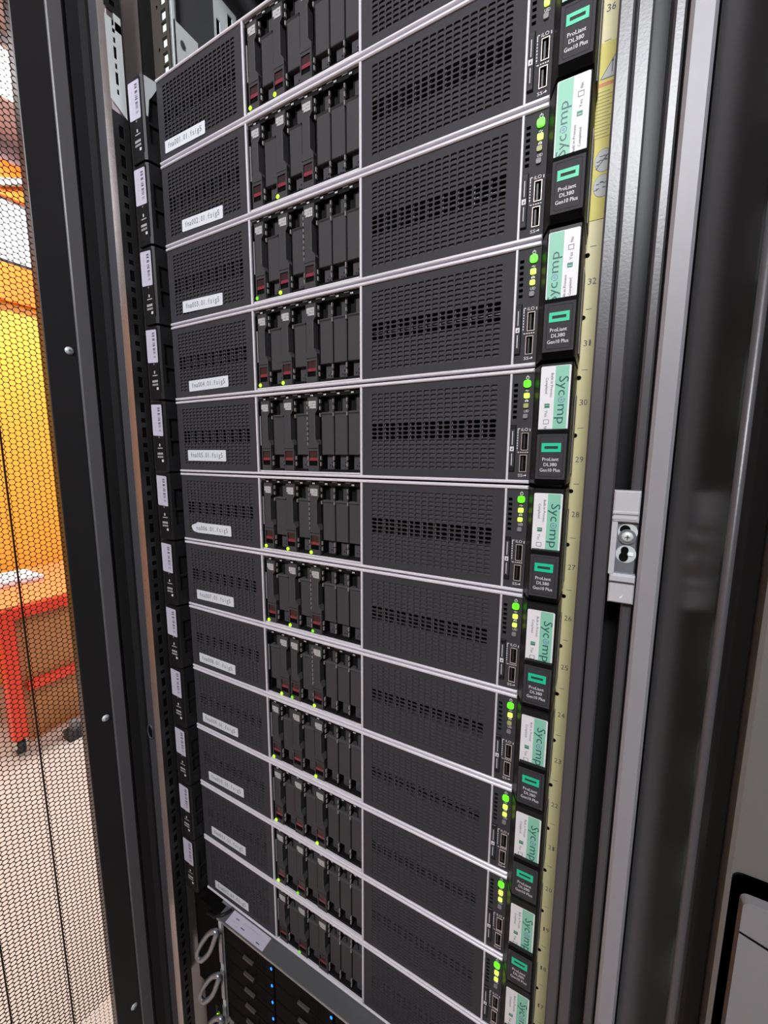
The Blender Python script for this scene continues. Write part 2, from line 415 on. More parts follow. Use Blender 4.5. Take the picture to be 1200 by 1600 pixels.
# mounting rails with square holes
def mount_rail(side):
    x0, x1 = (-0.0420, -0.0065) if side < 0 else (0.4500, 0.4665)
    hx = -0.0182
    b = MB(); W = x1 - x0; z0 = FLOOR + 0.1; rects = []
    if side < 0:
        u = 0
        zt = 0.0
        for uu in range(-1, 5):
            for d in (0.00635, 0.02222, 0.0381):
                z = uu * 0.04445 + d
                if z < RACK_TOP - 0.03: rects.append((hx - 0.0046 - x0, hx + 0.0046 - x0, z - 0.0055 - z0, z + 0.0055 - z0))
        for uu in range(0, 5): rects.append((0.0115, 0.0145, uu * 0.04445 + 0.016 - z0, uu * 0.04445 + 0.020 - z0))
    H = RACK_TOP - 0.01 - z0
    b.plate((x0, 0.0275, z0), X, Z, W, H, rects, 0.002, 'railg' if side < 0 else 'framed')
    xr = x1 if side < 0 else x0
    if side < 0:
        b.box(x1 - 0.0015, x1, 0.0275, 0.036, z0, z0 + H, 'steel')
        b.box(x0, x0 + .0015, 0.0275, 0.09, z0, z0 + H, 'rail')
        b.box(hx - .0062, hx + .0062, 0.0298, 0.0306, 0.002, z0 + H, 'bright')
    else:
        b.box(x0, x0 + 0.0015, 0.0275, 0.06, z0, z0 + H, 'framed')
    rp('mounting_rail', b)
mount_rail(-1); mount_rail(1)
# unit ruler with numbers
b = MB(); b.slab((0, 0.0274, 0), X, Z, 0.4503, 0.4664, FLOOR + 0.12, RACK_TOP - 0.03, 0.0003, 'ruler')
ruler = rp('unit_ruler', b, label='pale yellow strip with unit numbers')
b = MB(); yr = 0.0270
for n in range(10, 43):
    zt = -(38 - n) * 0.04445
    b.quad((0, yr, 0), X, Z, 0.4581, 0.4623, zt - 0.00022, zt + 0.00022, 'ink')
    if n in (34, 35): continue
    for i, ch in enumerate(str(n)):
        b.text(ch, (0.4595 + i * 0.0031, yr, zt - 0.0268), X, Z, 0.0044, 'ink', width=0.0025 if ch != '1' else 0.0013, align='c')
rp('unit_number', b, ruler, label='printed unit numbers', kind='stuff')
b = MB()
for n in range(14, 42):
    zt = -(38 - n) * 0.04445
    if n in (34, 35): continue
    b.poly((0.4566, yr, zt - 0.0058), X, Z, [(0.0018 * math.cos(a * pi / 5), 0.0018 * math.sin(a * pi / 5)) for a in range(10)], 'deep')
    b.quad((0.4566, yr, zt - 0.0058), X, Z, -0.0040, 0, -0.0007, 0.0007, 'deep')
rp('keyhole', b, ruler, label='black keyhole slots', kind='stuff')
# yellow warning label
b = MB(); yw = 0.02665
b.slab((0, 0.0271, 0), X, Z, 0.4520, 0.4664, -0.2490, -0.1345, 0.0004, 'yellow')
b.poly((0, yw, 0), X, Z, [(0.4568, -0.1575), (0.4664, -0.1575), (0.4664, -0.1425)], 'ink')
b.poly((0, yw - .0001, 0), X, Z, [(0.4577, -0.1570), (0.4660, -0.1570), (0.4660, -0.1440)], 'pict')
b.quad((0, yw - .0002, 0), X, Z, 0.4640, 0.4645, -0.1545, -0.1475, 'ink')
b.poly((0, yw - .0002, 0), X, Z, [(0.4634, -0.1480), (0.4651, -0.1480), (0.46425, -0.1455)], 'ink')
b.quad((0, yw, 0), X, Z, 0.4550, 0.4662, -0.1620, -0.1596, 'orangei')
for i in range(14):
    z = -0.1650 - i * 0.00225
    b.quad((0, yw, 0), X, Z, 0.4548, 0.4650 + 0.0012 * ((i * 5) % 3 - 1), z - 0.0007, z, 'olive')
for z in (-0.2100, -0.2268):
    b.disc((0.4632, yw, z), X, Z, 0.0077, 'ink', 0, 20, ru=0.78); b.disc((0.4632, yw - .0001, z), X, Z, 0.0074, 'pict', 0, 20, ru=0.78)
    for k in range(7):
        a = k * 0.9 + (0.4 if z < -.22 else 0)
        b.quad((0.4620 + 0.0028 * math.cos(a), yw - .0002, z + 0.0028 * math.sin(a * 1.7)), X, Z, -0.0011, 0.0011, -0.0003, 0.0003, 'ink')
b.poly((0, yw - .00025, 0), X, Z, [(0.4580, -0.2150), (0.4584, -0.2154), (0.4665, -0.2062), (0.4665, -0.2053)], 'ink')
rp('warning_label', b, label='yellow warning label with triangle and two round pictograms')
# latch keeper on the right post
b = MB()
b.box(0.4858, 0.5004, -0.0365, -0.028, -0.4640, -0.4438, 'keep', 0.0008)
b.box(0.4856, 0.5000, -0.0374, -0.0362, -0.4590, -0.4568, 'keep', 0.0005); b.box(0.4856, 0.4990, -0.0369, -0.0362, -0.4625, -0.4606, 'keep', 0.0003)
b.box(0.4868, 0.5012, -0.0365, -0.028, -0.5175, -0.4985, 'keep', 0.0008)
b.box(0.4868, 0.5010, -0.0366, -0.0362, -0.5042, -0.5030, 'frame'); b.box(0.4868, 0.5010, -0.0372, -0.0362, -0.5030, -0.4990, 'keep', 0.0004)
b.box(0.4858, 0.4890, -0.0362, -0.028, -0.4985, -0.4640, 'keep')
b.poly((0, -0.0366, 0), X, Z, [(0.4930, -0.5140), (0.4952, -0.5115), (0.4945, -0.5140)], 'white')
keeper = rp('latch_keeper', b, label='pale grey latch keeper with zinc plate')
b = MB(); b.box(0.4890, 0.5000, -0.0335, -0.030, -0.4985, -0.4640, 'zinc')
for zc, r in ((-0.4850, 0.0058), (-0.4705, 0.0056)):
    b.disc((0.4950, -0.03352, zc), X, Z, r, 'steel', 0.0003, 20)
b.disc((0.4942, -0.0339, -0.4826), X, Z, 0.0026, 'deep', 0.0002, 16, ru=0.85); b.disc((0.4938, -0.0339, -0.4870), X, Z, 0.0031, 'deep', 0.0002, 16, ru=0.85)
b.quad((0, -0.0342, 0), X, Z, 0.4922, 0.4958, -0.4870, -0.4826, 'deep')
b.box(0.4962, 0.4990, -0.0346, -0.0335, -0.4858, -0.4838, 'bright')
b.disc((0.4935, -0.0339, -0.4690), X, Z, 0.0030, 'deep', 0.0002, 14)
rp('keeper_plate', b, keeper, label='zinc plate with keyhole')
b = MB(); b.disc((0.4950, -0.0341, -0.4735), X, Z, 0.0049, 'zinc', 0.0008, 20); b.dome((0.4950, -0.0349, -0.4735), X, Z, 0.0034, 0.0016, 'steel', 16, 4)
for a in range(2): b.slab((0.4950, -0.0362, -0.4735), X, Z, *((-0.0015, 0.0015, -0.0004, 0.0004) if a else (-0.0004, 0.0004, -0.0015, 0.0015)), 0.0004, 'zinc')
rp('keeper_screw', b, keeper)
b = MB(); b.box(-0.1050, -0.0866, -0.0440, 0.012, FLOOR, RACK_TOP, 'door'); rp('hinge_strip', b)
# side panel, top and back frame
b = MB(); b.box(-0.0875, -0.0845, 0.01, 1.0, FLOOR, RACK_TOP, 'framed'); rp('side_panel', b)
b = MB(); b.box(0.5118, 0.5146, 0.09, 1.0, FLOOR, RACK_TOP, 'framed'); rp('side_panel', b)
b = MB(); b.plate((-0.0875, 0.09, RACK_TOP), Vector((1, 0, 0)), Y, 0.6021, 0.91, [(0.09, 0.51, 0.12, 0.80)], 0.003, 'framed'); rp('roof_panel', b)
for x in (-0.0845, 0.4718):
    b = MB(); b.box(x, x + 0.04, 0.95, 1.0, FLOOR, RACK_TOP, 'framed'); rp('rear_post', b)
b = MB()
for z in (FLOOR, RACK_TOP - 0.03): b.box(-0.0845, 0.5118, -0.02, 0.03, z, z + 0.03, 'framed')
rp('cross_beam', b)
# pieces inside the empty space above the top server (left)
b = MB()
b.plate((-0.0060, 0.0320, 0.0015), Y, Z, 0.0330, 0.088, [(0.0050, 0.0110, 0.030, 0.040)], 0.002, 'bright', wall='zinc', back='lid')
b.poly((-0.0060, 0.065, 0.0015), Y, Z, [(0, 0), (0.03, 0), (0.03, 0.045), (0, 0.082)], 'bright')
b.box(-0.0080, -0.0060, 0.030, 0.034, 0.0015, 0.16, 'bright')
b.disc((-0.0059, 0.0425, 0.0700), Y, Z, 0.0046, 'zinc', 0.0004, 14, ru=0.75); b.disc((-0.0054, 0.0425, 0.0700), Y, Z, 0.0032, 'lid', 0.0002, 12, ru=0.75)
rp('slide_bracket', b, label='bright steel slide bracket above the top server')
b = MB()
b.plate((-0.0050, 0.0905, 0.070), Y, Z, 0.0380, 0.100, [(0.004, 0.0100, 0.052, 0.072), (0.0230, 0.0310, 0.075, 0.092)], 0.0015, 'bright', back='deep')
rp('slide_bracket', b)
b = MB(); b.box(-0.030, -0.0100, 0.036, 0.80, 0.055, 0.235, 'lid'); b.box(-0.0105, -0.0060, 0.10, 0.80, 0.060, 0.075, 'framed'); rp('cable_channel', b)

# perforated door, open about 97 degrees
HG = Vector((-0.088, -0.045, 0)); DU = Vector((-0.1172, -0.9931, 0)); DN = Vector((0.9931, -0.1172, 0))
DZ0, DZ1, DW = FLOOR + 0.04, RACK_TOP - 0.01, 0.585
def dpt(u, wv, z): return HG + DU * u + DN * wv + Z * z
def dbox(b, u0, u1, w0, w1, z0, z1, mt, c=0.0):
    vs = []
    prof = [(u0, w0), (u0, w1 - c), (u0 + c, w1), (u1 - c, w1), (u1, w1 - c), (u1, w0)]
    n = 6
    vs = [dpt(u, q, z0) for u, q in prof] + [dpt(u, q, z1) for u, q in prof]
    b.add(vs, [tuple(range(n)), tuple(range(2 * n - 1, n - 1, -1))] + [(i, n + i, n + (i + 1) % n, (i + 1) % n) for i in range(n)], mt)
b = MB()
dbox(b, 0.0185, 0.0496, -0.018, 0.0, DZ0, DZ1, 'door', 0.0008)
dbox(b, DW - 0.05, DW, -0.018, 0.0, DZ0, DZ1, 'door', 0.0008)
dbox(b, 0.0496, DW - 0.05, -0.018, 0.0, DZ0, DZ0 + 0.06, 'door', 0.0008); dbox(b, 0.0496, DW - 0.05, -0.018, 0.0, DZ1 - 0.05, DZ1, 'door', 0.0008)
dbox(b, -0.012, 0.003, -0.018, -0.002, DZ0, DZ1, 'door', 0.0015)
door = rp('perforated_door', b, label='black perforated steel door swung open')
b = MB(); dbox(b, 0.0028, 0.0185, -0.016, 0.0035, DZ0, DZ1, 'doorr', 0.0012); rp('door_stiffener', b, door, label='grey folded stiffener')  # paler than the door paint: light on this facing is put into the colour
for z in (0.177, -0.300, -0.7767, -1.2537, -1.70):
    b = MB(); b.dome(dpt(0.0269, 0.0, z), -DU, Z, 0.0046, 0.0026, 'steel'); b.disc(dpt(0.0269, 0.0024, z), -DU, Z, 0.0015, 'zinc', 0.0004, 6)
    rp('door_screw', b, door, label='bright domed screw')
for u in (0.0965, 0.1532, 0.21, 0.267, 0.324, 0.381, 0.438, 0.495):
    b = MB(); dbox(b, u - 0.0006, u + 0.0006, -0.006, -0.002, DZ0 + .06, DZ1 - .05, 'mesh'); rp('mesh_seam', b, door)
def hexmesh():
    b = MB(); s = 0.00606; R = s / math.sqrt(3); dx = 1.5 * R
    z0, z1 = DZ0 + 0.06, DZ1 - 0.05
    V = []; F = []
    ncol = int((DW - 0.05 - 0.0496) / dx) + 1; nrow = int((z1 - z0) / s) + 1
    wv = -0.004; th = 0.0011
    ang6 = [k * pi / 3 for k in range(6)]
    H6 = [(R * math.cos(a), R * math.sin(a)) for a in ang6]
    ri = R * 0.885
    I12 = []
    for k in range(12):
        a = k * pi / 6; rr = ri * 0.97 if k % 2 == 0 else ri * 0.93
        I12.append((rr * math.cos(a), rr * math.sin(a)))
    I6 = [(ri * math.cos(a), ri * math.sin(a)) for a in ang6]
    for i in range(ncol):
        u = 0.0496 + i * dx
        near = u < 0.24
        for j in range(nrow):
            z = z0 + (j + (0.5 if i % 2 else 0)) * s
            if near and -1.2 < z < 0.15:
                o = len(V)
                V += [dpt(u + p[0], wv, z + p[1]) for p in H6]
                V += [dpt(u + p[0], wv, z + p[1]) for p in I12]
                V += [dpt(u + p[0], wv - th, z + p[1]) for p in I12]
                for k in range(6):
                    F.append((o + k, o + (k + 1) % 6, o + 6 + (2 * k + 2) % 12, o + 6 + 2 * k + 1, o + 6 + 2 * k))
                for k in range(12): F.append((o + 6 + k, o + 6 + (k + 1) % 12, o + 18 + (k + 1) % 12, o + 18 + k))
            else:
                o = len(V)
                V += [dpt(u + p[0], wv, z + p[1]) for p in H6]
                V += [dpt(u + p[0], wv, z + p[1]) for p in I6]
                for k in range(6): F.append((o + k, o + (k + 1) % 6, o + 6 + (k + 1) % 6, o + 6 + k))
    b.v = V; b.f = F; b.m = [b.mi('mesh')] * len(F)
    return b
rp('perforated_sheet', hexmesh(), door, label='sheet of hexagonal holes', kind='stuff')
# round plug hole on the left post
b = MB(); b.tube([(-0.0640 + 0.0062 * math.cos(a * pi / 8), -0.0292, -0.8150 + 0.0105 * math.sin(a * pi / 8)) for a in range(16)], 0.0012, 'frame', 6, True)
b.disc((-0.0640, -0.0290, -0.8150), X, Z, 0.0100, 'deep', 0, 16, ru=0.6)
rp('hole_grommet', b, label='round grommet on the left post')

# ------------------------------------------------------------------ neighbouring cabinet on the right
nb = thing('server_rack', (0.84, 0.45, FLOOR), 'closed grey cabinet standing at the right edge beside the open rack', 'rack')
RO2 = Vector(nb.location)
def np_(name, mb, parent=None, label=None):
    mb.v = [tuple(Vector(p) - RO2) for p in mb.v]
    return put(name, mb, parent or nb, label=label)
b = MB(); b.column([(0.5155, -0.036), (0.5164, -0.0385), (0.5297, -0.0940), (0.5304, -0.0962), (0.5316, -0.0977), (0.5332, -0.0983), (0.5350, -0.0980), (0.5372, -0.0968), (0.5450, -0.091), (0.56, -0.02), (0.56, 0.01), (0.5155, 0.01)], FLOOR + 0.05, RACK_TOP, 'gloss')
np_('corner_cover', b, label='glossy black corner cover')
b = MB(); b.tube([(0.5322, -0.0970, FLOOR + .05), (0.5322, -0.0970, RACK_TOP)], 0.0021, 'frame', 14); np_('edge_bead', b, label='grey rounded edge bead')  # grey tube stands in for the highlight on the black corner
b = MB(); b.box(0.5160, 1.115, 0.01, 1.0, FLOOR, RACK_TOP, 'framed'); np_('cabinet_body', b)
b = MB(); b.column([(0.5460, -0.020), (0.5460, -0.0985), (0.5475, -0.1), (1.11, -0.1), (1.1115, -0.0985), (1.1115, -0.020)], FLOOR + 0.05, RACK_TOP - 0.01, 'greydoor')
nd = np_('cabinet_door', b, label='plain grey door')
def rrect(x0, x1, z0, z1, r, seg=5):
    pts = []
    for cx, cz, a0 in ((x1 - r, z1 - r, 0), (x0 + r, z1 - r, pi / 2), (x0 + r, z0 + r, pi), (x1 - r, z0 + r, 3 * pi / 2)):
        for i in range(seg + 1):
            a = a0 + pi / 2 * i / seg; pts.append((cx + r * math.cos(a), cz + r * math.sin(a)))
    return pts
b = MB(); b.prism(rrect(0.5478, 0.5900, -0.79, -0.6225, 0.0035), -0.1012, -0.0995, 'black')
b.prism(rrect(0.5478, 0.5900, -0.79, -0.6225, 0.0035), -0.1012, -0.0995, 'black')
h = np_('door_handle', b, nd, label='grey swing handle in black surround')
b = MB(); b.prism(rrect(0.5512, 0.5866, -0.785, -0.6315, 0.003), -0.1062, -0.1010, 'greyh')
bm_pts = [(0.5512, -0.6480), (0.5512, -0.6492), (0.5660, -0.6535), (0.5866, -0.6560), (0.5866, -0.6545), (0.5660, -0.6520)]
b.poly((0, -0.1063, 0), X, Z, bm_pts, 'deep')
np_('handle_grip', b, nd, label='grey handle grip')

# ------------------------------------------------------------------ rack servers
SH = 0.0889
mm = 0.001
def vent_mesh():
    """sheet 115.9 x 68.2 mm of 18 x 18 rounded slots at the origin corner (x right, z down), with surround added by caller"""
    b = MB(); nx, nz = 18, 18; px, pz = 0.1165 / nx, 0.0692 / nz
    hw, hh = px * 0.40, pz * 0.355; cx, cz = 0.0008, 0.0006; th = 0.0011
    out = []
    for i in range(nx):
        for j in range(nz):
            x = (i + .5) * px; z = -(j + .5) * pz
            q = [(x - hw + cx, z - hh), (x + hw - cx, z - hh), (x + hw, z - hh + cz), (x + hw, z + hh - cz), (x + hw - cx, z + hh), (x - hw + cx, z + hh), (x - hw, z + hh - cz), (x - hw, z - hh + cz)]
            c = [(x - px / 2, z - pz / 2), (x + px / 2, z - pz / 2), (x + px / 2, z + pz / 2), (x - px / 2, z + pz / 2)]
            V = [(p[0], 0, p[1]) for p in c] + [(p[0], 0, p[1]) for p in q] + [(p[0], th, p[1]) for p in q]
            F = [(0, 1, 5, 4), (1, 6, 5), (1, 2, 7, 6), (2, 8, 7), (2, 3, 9, 8), (3, 10, 9), (3, 0, 11, 10), (0, 4, 11)]
            F += [(4 + k, 4 + (k + 1) % 8, 12 + (k + 1) % 8, 12 + k) for k in range(8)]
            b.add(V, F, 'panel')
    return b
GX0 = 0.0098                                    # grid offset inside a bay
def bay_panel(W):
    b = vent_mesh()
    b.v = [(x + GX0, y, z - 0.0098) for x, y, z in b.v]
    x0, x1, z0, z1 = GX0, GX0 + 0.1165, -0.0098 - 0.0692, -0.0098
    zb, zt = -0.0855, -0.0036
    for q in ((0, x0, zb, zt), (x1, W, zb, zt), (x0, x1, zb, z0), (x0, x1, z1, zt)):
        b.quad((0, 0, 0), X, Z, *q, 'panel')
    pz = 0.0692 / 18
    ya = 0.0012
    b.quad((0, ya, 0), X, Z, 0, W, z1 - 7 * pz, zt, 'back'); b.quad((0, ya, 0), X, Z, 0, W, zb, z1 - 11 * pz, 'back')
    for z in (z1 - 7 * pz, z1 - 11 * pz): b.add([(0, ya, z), (W, ya, z), (W, ya + .008, z), (0, ya + .008, z)], [(0, 1, 2, 3)], 'back')
    b.quad((0, 0.02, 0), X, Z, 0, W, zb, zt, 'deep')
    b.box(0, W, 0.0055, 0.0060, z1 - 9 * pz - 0.0004, z1 - 9 * pz + 0.0004, 'alu')
    for k in range(2, 18, 2):
        x = GX0 + k * 0.1165 / 18 + 0.0009
        b.box(x, x + 0.0005, 0.0014, 0.0030, z1 - 11 * pz, z1 - 7 * pz, 'alu' if k % 4 == 2 else 'uid')  # bright fin fronts are painted glints; the bodies behind stay black
        b.box(x, x + 0.0003, 0.0030, 0.012, z1 - 11 * pz, z1 - 7 * pz, 'deep')
    return b
ME = {}
def me(name, fn):
    if name not in ME: ME[name] = fn().mesh(name)
    return ME[name]
ME['panel_l'] = bay_panel(0.1363).mesh('vent_panel'); ME['panel_r'] = bay_panel(0.1354).mesh('vent_panel')
def m_trim(z0, z1, x1):
    b = MB(); b.box(0.0, x1, -0.0016, 0.004, -z1 * mm, -z0 * mm, 'silver', 0.0007); return b
ME['trim_t'] = m_trim(0.8, 3.6, 0.4277).mesh('top_trim'); ME['trim_b'] = m_trim(85.4, 88.0, 0.4277).mesh('bottom_trim')
def m_div(w):
    b = MB(); b.box(0, w, -0.0012, 0.004, -0.0858, -0.0034, 'silver', 0.0005); return b
ME['div'] = m_div(0.0024).mesh('divider'); ME['div3'] = m_div(0.0018).mesh('divider')
def m_chassis():
    b = MB(); b.box(-0.0005, 0.4283, 0.021, 0.70, -0.0878, -0.0010, 'cage')
    b.box(0.001, 0.4268, 0.003, 0.021, -0.0878, -0.0862, 'cage'); b.box(0.001, 0.4268, 0.003, 0.021, -0.0026, -0.0010, 'cage'); return b
ME['chassis'] = m_chassis().mesh('chassis')
S0, SP = 0.1430, 0.01625                         # first drive slot, slot pitch
def m_cage():
    b = MB(); x0, x1 = 0.1390, 0.2724
    b.quad((0, 0.014, 0), X, Z, x0, x1, -0.086, -0.0036, 'deep')
    b.box(x0, x1, 0.0015, 0.014, -0.0085, -0.0036, 'cage'); b.box(x0, x1, 0.0015, 0.014, -0.0860, -0.0826, 'cage')
    b.box(x0, x0 + 0.0016, 0.0008, 0.014, -0.0826, -0.0085, 'cage')
    b.box(x0 + 0.0012, x0 + 0.0030, 0.0010, 0.002, -0.0560, -0.0240, 'uid')
    for i in range(9):
        x = S0 + i * SP - 0.0011
        b.box(x, x + 0.0006, 0.0030, 0.014, -0.0826, -0.0085, 'cage')
    for i in range(8):
        x = S0 + i * SP
        b.box(x + 0.004, x + 0.0085, 0.0006, 0.0015, -0.0084, -0.0052, 'black')
        b.quad((0, 0.0005, 0), X, Z, x + 0.0048, x + 0.0058, -0.0074, -0.0061, 'print'); b.quad((0, 0.0005, 0), X, Z, x + 0.0063, x + 0.0075, -0.0074, -0.0061, 'print')
        b.box(x - 0.003, x + 0.003, 0.0008, 0.0015, -0.0055, -0.0044, 'lid')
    return b
ME['cage'] = m_cage().mesh('drive_cage')
def m_lip():
    b = MB(); b.box(0.1405, 0.2715, -0.0004, 0.006, -0.0850, -0.0834, 'silver', 0.0003); return b
ME['lip'] = m_lip().mesh('cage_lip')
def m_carrier():
    b = MB()
    out = [(0.0008, -0.0085), (0.0132, -0.0085), (0.0132, -0.0205), (0.0100, -0.0250), (0.0100, -0.0500), (0.0140, -0.0555), (0.0140, -0.0828), (0.0002, -0.0828), (0.0002, -0.0550), (0.0012, -0.0530), (0.0012, -0.0230), (0.0008, -0.0210)]
    z2 = [(x, z) for x, z in out]
    # lower part around the window is built as a plate with an opening
    up = [(0.0008, -0.0085), (0.0132, -0.0085), (0.0132, -0.0205), (0.0100, -0.0250), (0.0100, -0.0500), (0.0140, -0.0555), (0.0140, -0.0605), (0.0002, -0.0605), (0.0002, -0.0550), (0.0012, -0.0530), (0.0012, -0.0230), (0.0008, -0.0210)]
    b.prism(up[::-1], 0.0002, 0.008, 'drive')
    b.plate((0.0002, 0.0002, -0.0828), X, Z, 0.0138, 0.0223, [(0.0014, 0.0118, 0.0055, 0.0205)], 0.003, 'drive', wall='black', back='deep')
    b.box(0.0134, 0.0140, -0.0002, 0.008, -0.0828, -0.0560, 'drive'); b.box(0.0002, 0.0140, 0.0032, 0.008, -0.0828, -0.0605, 'cage')
    b.box(0.0096, 0.0101, -0.0003, 0.001, -0.0500, -0.0250, 'lid')
    b.quad((0, 0.0001, 0), X, Z, 0.0004, 0.0138, -0.0598, -0.0593, 'deep')
    return b
ME['carrier'] = m_carrier().mesh('drive_carrier')
def m_release():
    b = MB()
    for i in range(5):
        for j in range(3):
            x = 0.0022 + i * 0.00195; z = -0.0125 - j * 0.0025
            if j == 2 and i in (0,): continue
            b.box(x, x + 0.0016, -0.0003, 0.0004, z - (0.0017 if (i + j) % 4 == 3 else 0.0022), z, 'printg')
    b.box(0.0030, 0.0110, -0.0001, 0.0003, -0.0196, -0.0120, 'uid')
    return b
ME['release'] = m_release().mesh('release_button')
def m_window():
    b = MB(); b.box(0.0018, 0.0118, 0.0010, 0.003, -0.0692, -0.0625, 'redd'); b.box(0.0018, 0.0118, 0.0006, 0.003, -0.0722, -0.0692, 'red'); b.box(0.0018, 0.0118, 0.0016, 0.003, -0.0770, -0.0722, 'deep'); return b
ME['window'] = m_window().mesh('handle_window')
def m_led(mt):
    b = MB(); b.disc((0.0018, 0.0000, -0.0806), X, Z, 0.0019, mt, 0.0005, 14); b.dome((0.0018, -0.0004, -0.0806), X, Z, 0.0015, 0.0005, mt, 12, 2); return b
ME['led1'] = m_led('led').mesh('activity_light'); ME['led2'] = m_led('ledm').mesh('activity_light')
def m_blank():
    b = MB()
    b.box(0.0004, 0.0151, 0.0022, 0.010, -0.0662, -0.0262, 'drive', 0.0005)
    b.add([(0.0004, 0.0022, -0.0266), (0.0151, 0.0022, -0.0266), (0.0151, 0.0012, -0.0252), (0.0004, 0.0012, -0.0252), (0.0151, 0.0030, -0.0236), (0.0004, 0.0030, -0.0236), (0.0151, 0.010, -0.0236), (0.0004, 0.010, -0.0236)], [(0, 1, 2, 3), (3, 2, 4, 5), (5, 4, 6, 7)], 'drive')
    b.quad((0, 0.0055, 0), X, Z, 0.0070, 0.0151, -0.0245, -0.0085, 'drive'); b.quad((0, 0.0085, 0), X, Z, 0, 0.0070, -0.0245, -0.0085, 'cage')
    b.box(0.0066, 0.0076, 0.0045, 0.0125, -0.0236, -0.0085, 'cage')
    b.plate((0.0045, 0.0060, -0.0826), X, Z, 0.0106, 0.0166, [(0.0055, 0.0066, 0.004, 0.0058), (0.0055, 0.0066, 0.0078, 0.0094), (0.0078, 0.0088, 0.0066, 0.0080), (0.0078, 0.0088, 0.0098, 0.0110), (0.0030, 0.0040, 0.0050, 0.0064), (0.0092, 0.0100, 0.0040, 0.0056)], 0.002, 'back', back='deep')
    b.box(0.0004, 0.0151, 0.0016, 0.010, -0.0826, -0.0806, 'cage')
    return b
ME['blank'] = m_blank().mesh('drive_blank')
def m_spring(tall):
    b = MB()
    if tall:
        zs = [-0.012 - k * 0.0052 for k in range(9)]
    else: zs = [-0.0112, -0.0178, -0.0245]
    for z in zs: b.box(-0.0013, -0.0002, 0.0008, 0.003, z - (0.0036 if not tall else 0.0030), z, 'spring', 0.0003)
    for z in (-0.0675, -0.0735): b.box(-0.0013, -0.0002, 0.0008, 0.003, z - 0.0040, z, 'spring', 0.0003)
    return b
ME['spring'] = m_spring(False).mesh('spring_finger'); ME['spring_t'] = m_spring(True).mesh('spring_finger')
def m_control():
    b = MB(); x0 = 0.4116; x1 = 0.4278; W = x1 - x0; zb = -0.0855; H = 0.0855 - 0.0036
    def R(xa, xb, za, zb_): return ((xa * mm - x0), (xb * mm - x0), (-zb_ * mm - zb), (-za * mm - zb))
    rects = [R(413.0, 415.9, 11.0 + k * 4.05, 13.3 + k * 4.05) for k in range(7)]
    rects += [R(421.0, 425.0, 49.3, 61.4), R(420.4, 424.5, 66.3, 78.4)]
    b.plate((x0, 0, zb), X, Z, W, H, rects, 0.004, 'panel', wall='black', back='deep')
    return b
ME['control'] = m_control().mesh('control_panel')
def m_usb(x0, x1, z0, z1):
    b = MB(); t = 0.00042
    o = rrect(x0, x1, -z1, -z0, 0.0006, 2)
    for q in ((x0, x0 + t, z0, z1), (x1 - t, x1, z0, z1), (x0 + t, x1 - t, z0, z0 + t), (x0 + t, x1 - t, z1 - t, z1)):
        b.box(q[0], q[1], -0.0006, 0.003, -q[3], -q[2], 'nickel')
    b.box(x0 + 0.0014, x0 + 0.0027, 0.0008, 0.0035, -z1 + 0.0014, -z0 - 0.0012, 'usb')
    return b
ME['usb1'] = m_usb(0.4204, 0.4257, 0.0486, 0.0622).mesh('usb_port'); ME['usb2'] = m_usb(0.4198, 0.4252, 0.0656, 0.0790).mesh('usb_port')
def m_print():
    b = MB(); y = -0.00006; o = (0, y, 0)
    # dashed outline round the upper port
    for k in range(8): b.quad(o, X, Z, 0.4172, 0.4179, -0.0478 - k * 0.0020 - 0.0013, -0.0478 - k * 0.0020, 'print')
    b.quad(o, X, Z, 0.4172, 0.4179, -0.0475, -0.0453, 'print'); b.quad(o, X, Z, 0.4172, 0.4190, -0.0458, -0.0451, 'print')
    b.quad(o, X, Z, 0.4172, 0.4192, -0.0640, -0.0633, 'print'); b.quad(o, X, Z, 0.4172, 0.4179, -0.0640, -0.0620, 'print')
    for k in range(4): b.quad(o, X, Z, 0.4200 + k * 0.0016, 0.4210 + k * 0.0016, -0.0640, -0.0633, 'print')
    b.quad(o, X, Z, 0.4262, 0.4268, -0.0475, -0.0455, 'print')
    b.text('iLO', (0.4200, y, -0.0472), X, Z, 0.0023, 'print', width=0.0050)
    b.text('SS', (0.4190, y, -0.0828), X, Z, 0.0022, 'print', width=0.0036)
    b.poly(o, X, Z, [(0.4229, -0.0819), (0.4246, -0.0812), (0.4246, -0.0806), (0.4254, -0.0816), (0.4246, -0.0826), (0.4246, -0.0820), (0.4229, -0.0823)], 'print')
    # symbols beside the lights
    for k in range(12):
        a = 2 * pi * k / 12; a2 = a + 2 * pi / 12
        if 3 <= k <= 2: continue
        b.add([(0.4228 + r * math.cos(t), y, -0.0072 + r * math.sin(t)) for r, t in ((0.0013, a), (0.0013, a2), (0.0009, a2), (0.0009, a))], [(0, 1, 2, 3)], 'print')
    b.quad(o, X, Z, 0.42255, 0.42305, -0.0070, -0.0055, 'print')
    b.poly(o, X, Z, [(0.4214, -0.0166), (0.4222, -0.0166), (0.4226, -0.0158), (0.4231, -0.0174), (0.4234, -0.0166), (0.4242, -0.0166), (0.4242, -0.0170), (0.4235, -0.0170), (0.4231, -0.0180), (0.4226, -0.0165), (0.4222, -0.0170), (0.4214, -0.0170)], 'print')
    for dx in (0.4215, 0.4230):
        b.quad(o, X, Z, dx, dx + 0.0011, -0.0251, -0.0240, 'print')
    b.quad(o, X, Z, 0.4220, 0.4236, -0.0238, -0.0234, 'print')
    b.text('UID', (0.4212, y, -0.0331), X, Z, 0.0020, 'print', width=0.0036)
    return b
ME['print'] = m_print().mesh('printed_symbol')
